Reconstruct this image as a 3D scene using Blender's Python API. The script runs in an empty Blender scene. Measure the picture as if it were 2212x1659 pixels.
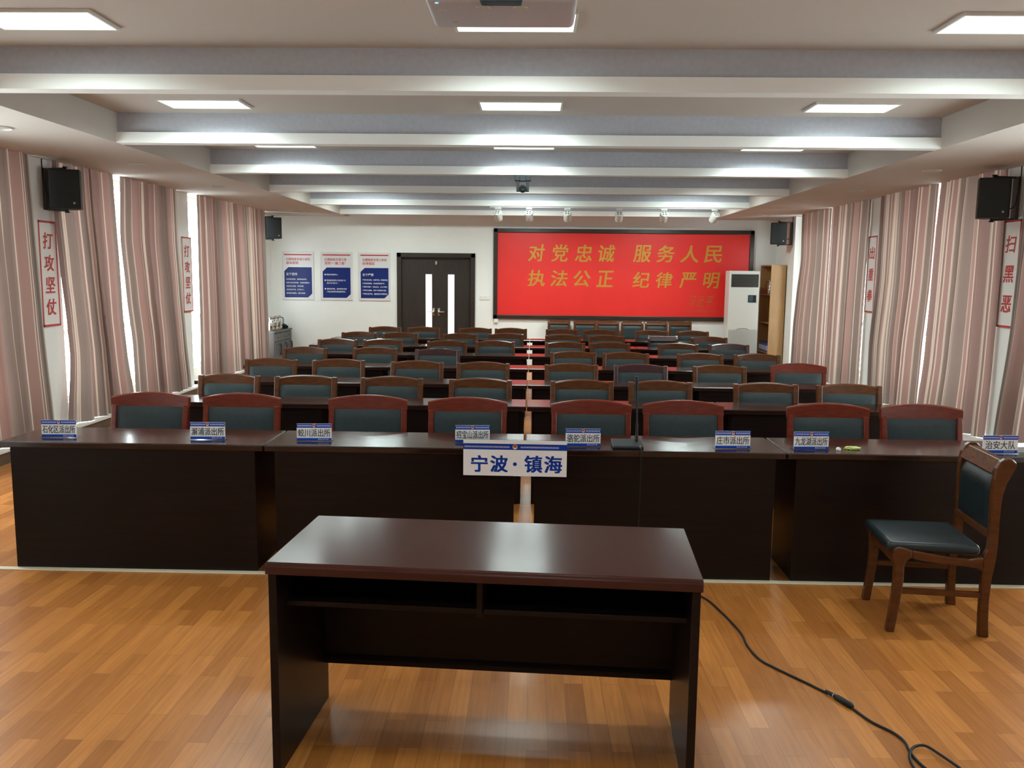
import bpy, bmesh, math, random
from mathutils import Vector, Matrix

random.seed(7)
PI = math.pi
scene = bpy.context.scene
C = scene.collection

# ------------------------------------------------------------------ camera
def setup_camera():
    f_px, yaw, pitch, roll = 1846.8, math.radians(1.304), math.radians(7.267), math.radians(0.609)
    fw = Vector((-math.sin(yaw) * math.cos(pitch), math.cos(yaw) * math.cos(pitch), -math.sin(pitch)))
    rt = Vector((math.cos(yaw), math.sin(yaw), 0.0))
    up = rt.cross(fw)
    r2 = rt * math.cos(roll) + up * math.sin(roll)
    u2 = up * math.cos(roll) - rt * math.sin(roll)
    cd = bpy.data.cameras.new('camera')
    cd.sensor_width = 36.0
    cd.sensor_fit = 'HORIZONTAL'
    cd.lens = f_px / 2212.0 * 36.0
    cd.clip_start = 0.05
    cam = bpy.data.objects.new('camera', cd)
    C.objects.link(cam)
    m = Matrix((r2, u2, -fw)).transposed().to_4x4()
    m.translation = Vector((0, 0, 1.72))
    cam.matrix_world = m
    scene.camera = cam

setup_camera()

# ------------------------------------------------------------------ world, exposure
PANEL_STRENGTH = 3.0
PANEL_POWER = [10, 9, 9, 11, 13, 15, 20, 27]      # watts of each panel light, bay by bay
PANEL_SPREAD = 152
WORLD_STRENGTH = 8.0
SPOT_POWER = 16.0
world = bpy.data.worlds.new('overcast_sky')
scene.world = world
world.use_nodes = True
bg = world.node_tree.nodes['Background']
bg.inputs['Color'].default_value = (0.90, 0.98, 1.0, 1)
bg.inputs['Strength'].default_value = WORLD_STRENGTH
scene.view_settings.view_transform = 'Standard'
scene.view_settings.look = 'None'
scene.view_settings.gamma = 1.0
scene.view_settings.exposure = 0.55
scene.view_settings.use_curve_mapping = False
scene.cycles.use_denoising = True
scene.cycles.max_bounces = 10
scene.cycles.diffuse_bounces = 6
scene.cycles.glossy_bounces = 4
scene.cycles.transparent_max_bounces = 8
scene.cycles.sample_clamp_indirect = 6.0

# ------------------------------------------------------------------ materials
def new_mat(name):
    m = bpy.data.materials.new(name)
    m.use_nodes = True
    return m, m.node_tree, m.node_tree.nodes['Principled BSDF']

def mat(name, col, rough=0.5, metal=0.0, coat=0.0, noise=0.0, scale=8.0, bump=0.0, spec=None, stretch=(1, 1, 1)):
    m, nt, b = new_mat(name)
    b.inputs['Base Color'].default_value = (*col, 1)
    b.inputs['Roughness'].default_value = rough
    b.inputs['Metallic'].default_value = metal
    b.inputs['Coat Weight'].default_value = coat
    b.inputs['Coat Roughness'].default_value = 0.08
    if spec is not None:
        b.inputs['Specular IOR Level'].default_value = spec
    if noise or bump:
        tc = nt.nodes.new('ShaderNodeTexCoord')
        mp = nt.nodes.new('ShaderNodeMapping')
        mp.inputs['Scale'].default_value = stretch
        nt.links.new(tc.outputs['Object'], mp.inputs['Vector'])
        n = nt.nodes.new('ShaderNodeTexNoise')
        n.inputs['Scale'].default_value = scale
        n.inputs['Detail'].default_value = 5
        nt.links.new(mp.outputs['Vector'], n.inputs['Vector'])
        if noise:
            r = nt.nodes.new('ShaderNodeValToRGB')
            r.color_ramp.elements[0].position = 0.3
            r.color_ramp.elements[1].position = 0.7
            r.color_ramp.elements[0].color = (*[max(0, c * (1 - noise)) for c in col], 1)
            r.color_ramp.elements[1].color = (*[min(1, c * (1 + noise)) for c in col], 1)
            nt.links.new(n.outputs['Fac'], r.inputs['Fac'])
            nt.links.new(r.outputs['Color'], b.inputs['Base Color'])
        if bump:
            bp = nt.nodes.new('ShaderNodeBump')
            bp.inputs['Strength'].default_value = bump
            bp.inputs['Distance'].default_value = 0.002
            nt.links.new(n.outputs['Fac'], bp.inputs['Height'])
            nt.links.new(bp.outputs['Normal'], b.inputs['Normal'])
    return m

def emit_mat(name, col, strength):
    m = bpy.data.materials.new(name)
    m.use_nodes = True
    nt = m.node_tree
    nt.nodes.clear()
    o = nt.nodes.new('ShaderNodeOutputMaterial')
    e = nt.nodes.new('ShaderNodeEmission')
    e.inputs['Color'].default_value = (*col, 1)
    e.inputs['Strength'].default_value = strength
    nt.links.new(e.outputs[0], o.inputs['Surface'])
    return m

def glass_mat(name, tint=(0.95, 0.97, 0.97), mix=0.08):
    m = bpy.data.materials.new(name)
    m.use_nodes = True
    nt = m.node_tree
    nt.nodes.clear()
    o = nt.nodes.new('ShaderNodeOutputMaterial')
    t = nt.nodes.new('ShaderNodeBsdfTransparent')
    t.inputs['Color'].default_value = (*tint, 1)
    g = nt.nodes.new('ShaderNodeBsdfGlossy')
    g.inputs['Roughness'].default_value = 0.03
    x = nt.nodes.new('ShaderNodeMixShader')
    x.inputs[0].default_value = mix
    nt.links.new(t.outputs[0], x.inputs[1])
    nt.links.new(g.outputs[0], x.inputs[2])
    nt.links.new(x.outputs[0], o.inputs['Surface'])
    return m

def floor_mat():
    m, nt, b = new_mat('oak_laminate')
    L = nt.links.new
    tc = nt.nodes.new('ShaderNodeTexCoord')
    sp = nt.nodes.new('ShaderNodeSeparateXYZ')
    L(tc.outputs['Object'], sp.inputs[0])
    cb = nt.nodes.new('ShaderNodeCombineXYZ')
    L(sp.outputs['Y'], cb.inputs['X'])
    L(sp.outputs['X'], cb.inputs['Y'])
    br = nt.nodes.new('ShaderNodeTexBrick')
    br.offset = 0.37
    br.inputs['Scale'].default_value = 1.0
    br.inputs['Brick Width'].default_value = 0.52
    br.inputs['Row Height'].default_value = 0.078
    br.inputs['Mortar Size'].default_value = 0.0008
    br.inputs['Mortar Smooth'].default_value = 0.0
    br.inputs['Bias'].default_value = -0.05
    br.inputs['Color1'].default_value = (0.335, 0.116, 0.024, 1)
    br.inputs['Color2'].default_value = (0.505, 0.194, 0.045, 1)
    br.inputs['Mortar'].default_value = (0.20, 0.08, 0.03, 1)
    L(cb.outputs[0], br.inputs['Vector'])
    mp = nt.nodes.new('ShaderNodeMapping')
    mp.inputs['Scale'].default_value = (28, 1.6, 1)
    L(tc.outputs['Object'], mp.inputs['Vector'])
    n = nt.nodes.new('ShaderNodeTexNoise')
    n.inputs['Scale'].default_value = 2.2
    n.inputs['Detail'].default_value = 6
    L(mp.outputs[0], n.inputs['Vector'])
    r = nt.nodes.new('ShaderNodeValToRGB')
    r.color_ramp.elements[0].position = 0.25
    r.color_ramp.elements[0].color = (0.80, 0.78, 0.76, 1)
    r.color_ramp.elements[1].position = 0.75
    r.color_ramp.elements[1].color = (1.08, 1.08, 1.08, 1)
    L(n.outputs['Fac'], r.inputs['Fac'])
    mx = nt.nodes.new('ShaderNodeMix')
    mx.data_type = 'RGBA'
    mx.blend_type = 'MULTIPLY'
    mx.inputs[0].default_value = 1.0
    L(br.outputs['Color'], mx.inputs[6])
    L(r.outputs['Color'], mx.inputs[7])
    L(mx.outputs[2], b.inputs['Base Color'])
    b.inputs['Roughness'].default_value = 0.27
    b.inputs['Specular IOR Level'].default_value = 0.36
    return m

def wood_mat(name, dark, light, rough=0.25, coat=0.3, scale=3.0, stretch=(1, 14, 14), spec=0.5):
    m, nt, b = new_mat(name)
    L = nt.links.new
    tc = nt.nodes.new('ShaderNodeTexCoord')
    mp = nt.nodes.new('ShaderNodeMapping')
    mp.inputs['Scale'].default_value = stretch
    L(tc.outputs['Object'], mp.inputs['Vector'])
    n = nt.nodes.new('ShaderNodeTexNoise')
    n.inputs['Scale'].default_value = scale
    n.inputs['Detail'].default_value = 6
    n.inputs['Distortion'].default_value = 0.4
    L(mp.outputs[0], n.inputs['Vector'])
    r = nt.nodes.new('ShaderNodeValToRGB')
    r.color_ramp.elements[0].position = 0.3
    r.color_ramp.elements[1].position = 0.72
    r.color_ramp.elements[0].color = (*dark, 1)
    r.color_ramp.elements[1].color = (*light, 1)
    L(n.outputs['Fac'], r.inputs['Fac'])
    L(r.outputs['Color'], b.inputs['Base Color'])
    b.inputs['Roughness'].default_value = rough
    b.inputs['Coat Weight'].default_value = coat
    b.inputs['Coat Roughness'].default_value = 0.07
    b.inputs['Specular IOR Level'].default_value = spec
    return m

def curtain_mat():
    m = bpy.data.materials.new('striped_curtain_cloth')
    m.use_nodes = True
    nt = m.node_tree
    L = nt.links.new
    b = nt.nodes['Principled BSDF']
    out = nt.nodes['Material Output']
    uv = nt.nodes.new('ShaderNodeUVMap')
    uv.uv_map = 'UVMap'
    sp = nt.nodes.new('ShaderNodeSeparateXYZ')
    L(uv.outputs[0], sp.inputs[0])
    mul = nt.nodes.new('ShaderNodeMath')
    mul.operation = 'MULTIPLY'
    mul.inputs[1].default_value = 1 / 0.85
    L(sp.outputs['X'], mul.inputs[0])
    fr = nt.nodes.new('ShaderNodeMath')
    fr.operation = 'FRACT'
    L(mul.outputs[0], fr.inputs[0])
    r = nt.nodes.new('ShaderNodeValToRGB')
    r.color_ramp.interpolation = 'CONSTANT'
    mauve, mauve2 = (0.290, 0.190, 0.168), (0.230, 0.157, 0.140)
    grey, cream, pale = (0.205, 0.165, 0.145), (0.50, 0.435, 0.37), (0.37, 0.31, 0.265)
    stops = [(0.0, mauve), (0.16, cream), (0.175, mauve2), (0.20, cream), (0.22, pale), (0.235, cream),
             (0.25, grey), (0.40, pale), (0.415, grey), (0.46, cream), (0.475, pale), (0.50, cream), (0.515, mauve2),
             (0.66, cream), (0.675, grey), (0.78, pale), (0.80, cream), (0.83, pale), (0.85, mauve2), (0.93, cream), (0.945, mauve)]
    e = r.color_ramp.elements
    e[0].position, e[0].color = 0.0, (*mauve, 1)
    e[1].position, e[1].color = stops[1][0], (*stops[1][1], 1)
    for p, c in stops[2:]:
        x = e.new(p)
        x.color = (*c, 1)
    L(fr.outputs[0], r.inputs['Fac'])
    L(r.outputs['Color'], b.inputs['Base Color'])
    b.inputs['Roughness'].default_value = 0.62
    b.inputs['Sheen Weight'].default_value = 0.25
    tr = nt.nodes.new('ShaderNodeBsdfTranslucent')
    tint = nt.nodes.new('ShaderNodeMix')
    tint.data_type = 'RGBA'
    tint.blend_type = 'MULTIPLY'
    tint.inputs[0].default_value = 1.0
    tint.inputs[7].default_value = (1.0, 0.80, 0.74, 1)
    L(r.outputs['Color'], tint.inputs[6])
    L(tint.outputs[2], tr.inputs['Color'])
    mx = nt.nodes.new('ShaderNodeMixShader')
    mx.inputs[0].default_value = 0.15
    L(b.outputs[0], mx.inputs[1])
    L(tr.outputs[0], mx.inputs[2])
    L(mx.outputs[0], out.inputs['Surface'])
    return m

M = {}
M['wall'] = mat('white_wall_paint', (0.80, 0.81, 0.78), 0.85, noise=0.015, scale=3)
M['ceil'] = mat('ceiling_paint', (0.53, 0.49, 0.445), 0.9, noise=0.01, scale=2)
M['fascia'] = mat('beam_white_paint', (0.87, 0.90, 0.88), 0.8)
M['felt'] = mat('beam_grey_paint', (0.47, 0.50, 0.56), 0.9, noise=0.05, scale=30)
M['floor'] = floor_mat()
M['strip'] = mat('cream_threshold', (0.62, 0.54, 0.40), 0.4)
M['ledge_front'] = mat('ledge_brown', (0.11, 0.07, 0.045), 0.4, noise=0.2, scale=4)
M['ledge_top'] = mat('ledge_white_stone', (0.72, 0.70, 0.66), 0.3)
M['desk'] = wood_mat('dark_mahogany', (0.006, 0.0033, 0.0028), (0.012, 0.0060, 0.0050), 0.34, 0.0, 3.0, (1.2, 10, 16), spec=0.2)
M['desktop'] = wood_mat('dark_mahogany_top', (0.015, 0.0060, 0.0048), (0.024, 0.0092, 0.0072), 0.15, 0.10, 3.0, (1.2, 14, 10))
M['lonetop'] = wood_mat('red_mahogany_top', (0.036, 0.0105, 0.0080), (0.055, 0.0165, 0.012), 0.16, 0.0, 3.0, (1.2, 14, 10), spec=0.26)
M['brown'] = wood_mat('chair_brown_wood', (0.070, 0.022, 0.008), (0.118, 0.040, 0.014), 0.22, 0.0, 6, (2, 2, 10), spec=0.30)
M['red'] = wood_mat('chair_red_wood', (0.112, 0.0155, 0.008), (0.175, 0.027, 0.012), 0.2, 0.0, 6, (2, 2, 10), spec=0.30)
M['plum'] = wood_mat('chair_plum_wood', (0.036, 0.012, 0.013), (0.058, 0.020, 0.020), 0.26, 0.4, 6, (2, 2, 10))
M['lonewood'] = wood_mat('chair_walnut_wood', (0.062, 0.019, 0.006), (0.100, 0.033, 0.010), 0.22, 0.0, 6, (2, 2, 10), spec=0.30)
M['leather'] = mat('dark_green_leather', (0.021, 0.034, 0.036), 0.46, noise=0.12, scale=40, bump=0.25, spec=0.35)
M['black'] = mat('black_plastic', (0.010, 0.012, 0.013), 0.5, spec=0.3)
M['blackleather'] = mat('black_leather', (0.011, 0.017, 0.019), 0.36, noise=0.12, scale=40, bump=0.2, spec=0.4)
M['grille'] = mat('black_speaker_mesh', (0.010, 0.013, 0.014), 0.75, bump=0.4, scale=400)
M['white_plastic'] = mat('white_plastic', (0.78, 0.78, 0.75), 0.35)
M['white_metal'] = mat('white_enamel', (0.62, 0.62, 0.58), 0.3)
M['chrome'] = mat('polished_steel', (0.74, 0.73, 0.68), 0.16, metal=1.0)
M['redpanel'] = mat('red_banner_face', (0.74, 0.020, 0.015), 0.45, noise=0.04, scale=2)
M['gold'] = mat('gold_lettering', (0.55, 0.29, 0.035), 0.35, metal=0.25)
M['goldpale'] = mat('dull_gold_lettering', (0.42, 0.155, 0.030), 0.4, metal=0.2)
M['frame'] = wood_mat('ebony_frame_wood', (0.020, 0.014, 0.010), (0.036, 0.024, 0.017), 0.35, 0.1, 4, (1, 8, 8))
M['door'] = wood_mat('dark_door_wood', (0.020, 0.014, 0.011), (0.034, 0.024, 0.018), 0.38, 0.05, 4, (12, 12, 1))
M['lit'] = emit_mat('lit_corridor_glass', (1.0, 0.98, 0.90), 1.6)  # glow put into the pane stands for the corridor light behind it
M['panel'] = emit_mat('panel_light_diffuser', (0.93, 1.0, 0.97), PANEL_STRENGTH)
M['paper'] = mat('white_board', (0.86, 0.86, 0.88), 0.5)
M['poster'] = mat('pale_poster_board', (0.66, 0.66, 0.67), 0.35)
M['blue'] = mat('royal_blue_print', (0.004, 0.055, 0.42), 0.5, spec=0.2)
M['navy'] = mat('navy_print', (0.008, 0.022, 0.15), 0.4, spec=0.25)
M['ink'] = mat('black_print', (0.02, 0.02, 0.022), 0.5)
M['inkblue'] = mat('deep_blue_print', (0.003, 0.040, 0.32), 0.5, spec=0.2)
M['whiteprint'] = mat('white_print', (0.78, 0.79, 0.82), 0.5)
M['redprint'] = mat('red_print', (0.50, 0.035, 0.035), 0.5)
M['signpaper'] = mat('ivory_sign_board', (0.76, 0.74, 0.70), 0.5)
M['emblemgold'] = mat('emblem_gold', (0.62, 0.42, 0.14), 0.4)
M['acrylic'] = glass_mat('clear_acrylic', (0.93, 0.95, 0.95), 0.12)
M['glass'] = glass_mat('window_glass', (0.96, 0.98, 0.98), 0.06)
M['alu'] = mat('white_window_frame', (0.75, 0.75, 0.74), 0.35)
M['oak'] = wood_mat('light_oak_veneer', (0.32, 0.165, 0.052), (0.39, 0.21, 0.070), 0.45, 0.0, 3, (10, 10, 1))
M['cabinet'] = mat('grey_cabinet_paint', (0.070, 0.074, 0.074), 0.45)
M['cabside'] = mat('cabinet_brown_side', (0.055, 0.035, 0.028), 0.45)
M['dark'] = mat('dark_grey_metal', (0.035, 0.035, 0.035), 0.4)
M['acgrille'] = mat('ac_dark_louvre', (0.060, 0.058, 0.045), 0.5)
M['acslot'] = mat('ac_black_slot', (0.010, 0.010, 0.009), 0.7)
M['acintake'] = mat('ac_grey_intake', (0.46, 0.47, 0.44), 0.5)
M['folderblue'] = mat('blue_folder', (0.025, 0.055, 0.33), 0.4)
M['slate'] = mat('slate_lens_cover', (0.035, 0.075, 0.10), 0.35)
M['projbody'] = mat('projector_grey_shell', (0.45, 0.47, 0.53), 0.4)
M['led'] = emit_mat('blue_led', (0.05, 0.45, 1.0), 6.0)
M['cable'] = mat('black_rubber', (0.013, 0.013, 0.013), 0.6, spec=0.25)
M['wrapper'] = mat('lime_wrapper', (0.50, 0.56, 0.16), 0.35, noise=0.25, scale=60)
M['tissue'] = mat('white_tissue', (0.75, 0.75, 0.74), 0.8)
M['curtain'] = curtain_mat()

# ------------------------------------------------------------------ mesh helpers
def bm_box(bm, x0, x1, y0, y1, z0, z1, bev=0.0, seg=2):
    r = bmesh.ops.create_cube(bm, size=1.0)
    vs = r['verts']
    for v in vs:
        v.co = Vector((x0 + (v.co.x + .5) * (x1 - x0), y0 + (v.co.y + .5) * (y1 - y0), z0 + (v.co.z + .5) * (z1 - z0)))
    if bev:
        es = list({e for v in vs for e in v.link_edges})
        bmesh.ops.bevel(bm, geom=es, offset=bev, segments=seg, profile=0.5, affect='EDGES')

def bm_prism(bm, pts, axis, a, b):
    """closed 2-D outline extruded along axis (0: pts are y,z; 1: x,z; 2: x,y)"""
    def P(p, t):
        return (t, p[0], p[1]) if axis == 0 else (p[0], t, p[1]) if axis == 1 else (p[0], p[1], t)
    va = [bm.verts.new(P(p, a)) for p in pts]
    vb = [bm.verts.new(P(p, b)) for p in pts]
    n = len(pts)
    fs = [bm.faces.new(va), bm.faces.new(vb)]
    for i in range(n):
        fs.append(bm.faces.new((va[i], va[(i + 1) % n], vb[(i + 1) % n], vb[i])))
    bmesh.ops.recalc_face_normals(bm, faces=fs)
    return va, vb

def bm_tube(bm, pts, r, n=8, caps=True):
    pts = [Vector(p) for p in pts]
    rings = []
    prev = None
    for i, p in enumerate(pts):
        d = (pts[min(i + 1, len(pts) - 1)] - pts[max(i - 1, 0)]).normalized()
        if prev is None:
            ref = Vector((0, 0, 1)) if abs(d.z) < .9 else Vector((1, 0, 0))
            u = d.cross(ref).normalized()
        else:
            u = (prev - d * prev.dot(d)).normalized()
        prev = u
        w = d.cross(u)
        rr = r[i] if isinstance(r, (list, tuple)) else r
        rings.append([bm.verts.new(p + (u * math.cos(2 * PI * k / n) + w * math.sin(2 * PI * k / n)) * rr) for k in range(n)])
    fs = []
    for a, b in zip(rings, rings[1:]):
        for k in range(n):
            fs.append(bm.faces.new((a[k], a[(k + 1) % n], b[(k + 1) % n], b[k])))
    if caps:
        fs.append(bm.faces.new(list(reversed(rings[0]))))
        fs.append(bm.faces.new(rings[-1]))
    bmesh.ops.recalc_face_normals(bm, faces=fs)

def bm_lathe(bm, prof, c=(0, 0, 0), n=20):
    rings = []
    for r, z in prof:
        rings.append([bm.verts.new((c[0] + r * math.cos(2 * PI * k / n), c[1] + r * math.sin(2 * PI * k / n), c[2] + z)) for k in range(n)])
    fs = []
    for a, b in zip(rings, rings[1:]):
        for k in range(n):
            fs.append(bm.faces.new((a[k], a[(k + 1) % n], b[(k + 1) % n], b[k])))
    fs.append(bm.faces.new(list(reversed(rings[0]))))
    fs.append(bm.faces.new(rings[-1]))
    bmesh.ops.recalc_face_normals(bm, faces=fs)

def spline(pts, n=6):
    """Catmull-Rom through the points"""
    pts = [Vector(p) for p in pts]
    out = []
    for i in range(len(pts) - 1):
        p0, p1, p2, p3 = pts[max(i - 1, 0)], pts[i], pts[i + 1], pts[min(i + 2, len(pts) - 1)]
        for k in range(n):
            t = k / n
            out.append(0.5 * ((2 * p1) + (p2 - p0) * t + (2 * p0 - 5 * p1 + 4 * p2 - p3) * t * t + (3 * p1 - p0 - 3 * p2 + p3) * t ** 3))
    out.append(pts[-1])
    return out

def obj(name, bm, material, parent=None, smooth=False, loc=None, bevel=0.0):
    me = bpy.data.meshes.new(name)
    bm.normal_update()
    bm.to_mesh(me)
    bm.free()
    mats = material if isinstance(material, (list, tuple)) else [material]
    for m in mats:
        me.materials.append(m)
    if smooth:
        for p in me.polygons:
            p.use_smooth = True
        try:
            me.set_sharp_from_angle(angle=math.radians(38))
        except Exception:
            pass
    o = bpy.data.objects.new(name, me)
    C.objects.link(o)
    if parent is not None:
        o.parent = parent
    if loc:
        o.location = loc
    if bevel:
        b = o.modifiers.new('bevel', 'BEVEL')
        b.width = bevel
        b.segments = 2
        b.limit_method = 'ANGLE'
        b.angle_limit = math.radians(35)
    return o

def box(name, x0, x1, y0, y1, z0, z1, material, parent=None, bev=0.0):
    bm = bmesh.new()
    bm_box(bm, x0, x1, y0, y1, z0, z1, bev)
    return obj(name, bm, material, parent)

def tag(o, label, cat, group=None, kind=None):
    o['label'] = label
    o['category'] = cat
    if group:
        o['group'] = group
    if kind:
        o['kind'] = kind
    return o

def thing(name, label, cat, loc=(0, 0, 0), rotz=0.0, group=None):
    o = bpy.data.objects.new(name, None)
    o.empty_display_size = 0.1
    C.objects.link(o)
    o.location = loc
    o.rotation_euler = (0, 0, rotz)
    return tag(o, label, cat, group)

def struct(o, label=None):
    o['kind'] = 'structure'
    if label:
        o['label'] = label
    return o

def kids(o):
    return [c for c in o.children]

def dup(root, loc, rotz, label, group=None):
    r = root.copy()
    C.objects.link(r)
    r.location = loc
    r.rotation_euler = (0, 0, rotz)
    r['label'] = label
    if group:
        r['group'] = group
    for ch in kids(root):
        c = ch.copy()
        C.objects.link(c)
        c.parent = r
        for g in kids(ch):
            d = g.copy()
            C.objects.link(d)
            d.parent = c
    return r

def text_mesh(s, bold=0.0, shear=0.0, res=3):
    cu = bpy.data.curves.new('lettering', 'FONT')
    cu.body = s
    cu.size = 1.0
    cu.resolution_u = res
    cu.offset = bold
    cu.shear = shear
    cu.extrude = 0.0
    t = bpy.data.objects.new('lettering', cu)
    C.objects.link(t)
    bpy.context.view_layer.update()
    dg = bpy.context.evaluated_depsgraph_get()
    me = bpy.data.meshes.new_from_object(t.evaluated_get(dg))
    bpy.data.objects.remove(t)
    bpy.data.curves.remove(cu)
    return me

def lettering(name, items, material, parent, y=0.0, bold=0.0, shear=0.0, res=3):
    if len(items) > 1 and name in ('brush_character', 'text_line', 'heading', 'slogan_line', 'city_character'):
        return [lettering(name, [i], material, parent, y, bold, shear, res) for i in items]
    """one mesh of upright writing facing -Y. items: (string, x0, x1, z0, z1) boxes the ink is fitted into
    (x1 None keeps the natural width)"""
    bm = bmesh.new()
    for s, x0, x1, z0, z1 in items:
        me = text_mesh(s, 0.0, shear, res)
        xs = [v.co.x for v in me.vertices]
        ys = [v.co.y for v in me.vertices]
        if not xs:
            continue
        ax, bx_, ay, by_ = min(xs), max(xs), min(ys), max(ys)
        sz = (z1 - z0) / max(1e-6, by_ - ay)
        sx = sz if x1 is None else (x1 - x0) / max(1e-6, bx_ - ax)
        # heavier strokes: the same glyph overprinted with small shifts
        sh = [(0, 0)] if not bold else [(dx * bold, dz * bold) for dx, dz in ((-1, -.6), (1, -.6), (-1, .6), (1, .6), (0, 0))]
        for n, (dx, dz) in enumerate(sh):
            vs = [bm.verts.new((x0 + (v.co.x - ax) * sx + dx * sz, y - n * .00003, z0 + (v.co.y - ay) * sz + dz * sz)) for v in me.vertices]
            for p in me.polygons:
                bm.faces.new([vs[i] for i in p.vertices])
        bpy.data.meshes.remove(me)
    return obj(name, bm, material, parent)

def bm_quad(bm, x0, x1, z0, z1, y):
    bm.faces.new([bm.verts.new(p) for p in ((x0, y, z0), (x1, y, z0), (x1, y, z1), (x0, y, z1))])

ORD = ['first', 'second', 'third', 'fourth', 'fifth', 'sixth', 'seventh', 'eighth']

# ------------------------------------------------------------------ room dimensions
YB, YF = 16.45, -2.6            # back wall, wall behind the viewer
XL, XR = -5.0, 4.85             # outer wall faces
XLP, XRP = -4.785, 4.605          # pier faces
ZS, ZC = 2.79, 3.04             # soffit / beam underside, recess ceiling
RXL, RXR = -3.518, 3.349        # recess edges
BEAM_Y = [3.094 + 2.106 * k for k in range(-2, 7)]
WIN_L = [(1.5, 4.6), (5.1, 8.02), (8.63, 11.45), (11.93, 15.12)]  # first window is unseen, added for daylight on the front desks and floor
WIN_R = [(1.5, 4.6), (5.1, 8.05), (8.64, 11.45), (12.03, 14.80)]  # first one here is likewise an unseen addition for daylight
PIER_L = [(4.6, 5.1), (8.02, 8.63), (11.45, 11.93)]
PIER_R = [(4.6, 5.1), (8.05, 8.64), (11.45, 12.03), (15.36, YB)]
WZ0, WZ1 = 0.30, 2.74

# floor
bm = bmesh.new()
bm_box(bm, XL - .2, XR + .2, YF - .2, YB + .2, -0.1, 0.0)
struct(obj('floor', bm, M['floor']), 'oak strip laminate floor of the hall')
struct(box('trim_1', XLP + .03, XRP - .12, 4.69, 4.735, 0.0, 0.006, M['strip'], bev=0.002), 'cream threshold strip across the floor in front of the desks')

# ceiling slab with side soffits
bm = bmesh.new()
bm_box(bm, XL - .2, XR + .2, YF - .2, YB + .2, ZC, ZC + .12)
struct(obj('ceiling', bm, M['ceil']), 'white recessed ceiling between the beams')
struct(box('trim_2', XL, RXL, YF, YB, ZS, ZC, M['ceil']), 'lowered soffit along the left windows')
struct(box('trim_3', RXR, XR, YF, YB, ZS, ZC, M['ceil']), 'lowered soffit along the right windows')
for k, y in enumerate(BEAM_Y):
    bm = bmesh.new()
    bm_box(bm, RXL, RXR, y + .03, y + .13, ZS + .087, ZC)
    o = struct(obj('trim_%d' % (k + 4), bm, M['felt']), 'ceiling beam number %d from the viewer, grey above a white fascia' % (k + 1))
    box('fascia', RXL, RXR, y, y + .13, ZS, ZS + .087, M['fascia'], o)

# walls
def side_wall(name, sgn, xo, xp, wins, piers):
    bm = bmesh.new()
    t = 0.22
    ys = [YF]
    for a, b in wins:
        ys += [a, b]
    ys.append(YB)
    x0, x1 = (xo - t, xo) if sgn < 0 else (xo, xo + t)
    for i in range(0, len(ys), 2):
        bm_box(bm, x0, x1, ys[i], ys[i + 1], 0, ZC)
    for a, b in wins:
        bm_box(bm, x0, x1, a, b, 0, WZ0)
        bm_box(bm, x0, x1, a, b, WZ1, ZC)
    for a, b in piers:
        bm_box(bm, min(xo, xp), max(xo, xp), a, b, 0, ZS)
    bm_box(bm, min(xo, xp), max(xo, xp), YF, wins[0][0], 0, ZS)
    return struct(obj(name, bm, M['wall']))

side_wall('wall_left', -1, XL, XLP, WIN_L, PIER_L)['label'] = 'white left wall with piers between tall windows'
side_wall('wall_right', 1, XR, XRP, WIN_R, PIER_R)['label'] = 'white right wall with piers between tall windows'
DX0, DX1, DZ = -2.60, -1.10, 2.12
bm = bmesh.new()
bm_box(bm, XL - .2, DX0, YB, YB + .2, 0, ZC)
bm_box(bm, DX1, XR + .2, YB, YB + .2, 0, ZC)
bm_box(bm, DX0, DX1, YB, YB + .2, DZ, ZC)
struct(obj('wall_back', bm, M['wall']), 'white back wall with door, posters and red board')
struct(box('wall_front', XL - .2, XR + .2, YF - .2, YF, 0, ZC, M['wall']), 'white wall behind the viewer')

# ledges under the curtains
def ledge(name, xa, xb, y1, side):
    bm = bmesh.new()
    bm_box(bm, min(xa, xb), max(xa, xb), YF, y1, 0, 0.105)
    o = struct(obj(name, bm, M['ledge_front']), 'low brown ledge with white stone top along the %s windows' % side)
    e = 0.015 if xa > 0 else -0.015
    box('stone_top', min(xa - e, xb), max(xa - e, xb), YF, y1, 0.105, 0.13, M['ledge_top'], o, bev=0.004)
ledge('baseboard_left', -4.665, XLP, 15.12, 'left')
ledge('baseboard_right', 4.385, XRP, 15.36, 'right')

# windows
n_w = 0
for sgn, xo, wins in ((-1, XL, WIN_L), (1, XR, WIN_R)):
    for a, b in wins:
        n_w += 1
        xm = xo + sgn * 0.10
        f = bmesh.new()
        w = 0.055
        mid = (a + b) / 2
        for (y0, y1, z0, z1) in ((a, a + w, WZ0, WZ1), (b - w, b, WZ0, WZ1), (a, b, WZ0, WZ0 + w), (a, b, WZ1 - w, WZ1),
                                 (mid - .04, mid + .04, WZ0, WZ1), (a, b, 1.02, 1.08)):
            bm_box(f, xm - .03, xm + .03, y0, y1, z0, z1)
        fo = struct(obj('window_%d' % n_w, f, M['alu']), 'tall white framed window behind the striped curtains, %s wall' % ('left' if sgn < 0 else 'right'))
        box('pane', xm - .004, xm + .004, a + w, b - w, WZ0 + w, WZ1 - w, M['glass'], fo)
for side, xo, xp, wins in (('left', XL, XLP, WIN_L), ('right', XR, XRP, WIN_R)):
    for a, b in wins:
        o = box('trim_%d' % (13 + (n_w := n_w + 1)), min(xo, xp), max(xo, xp), a, b, 0, 0.13, M['ledge_top'])
        struct(o, 'white stone sill behind a curtain on the %s side' % side)

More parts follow.
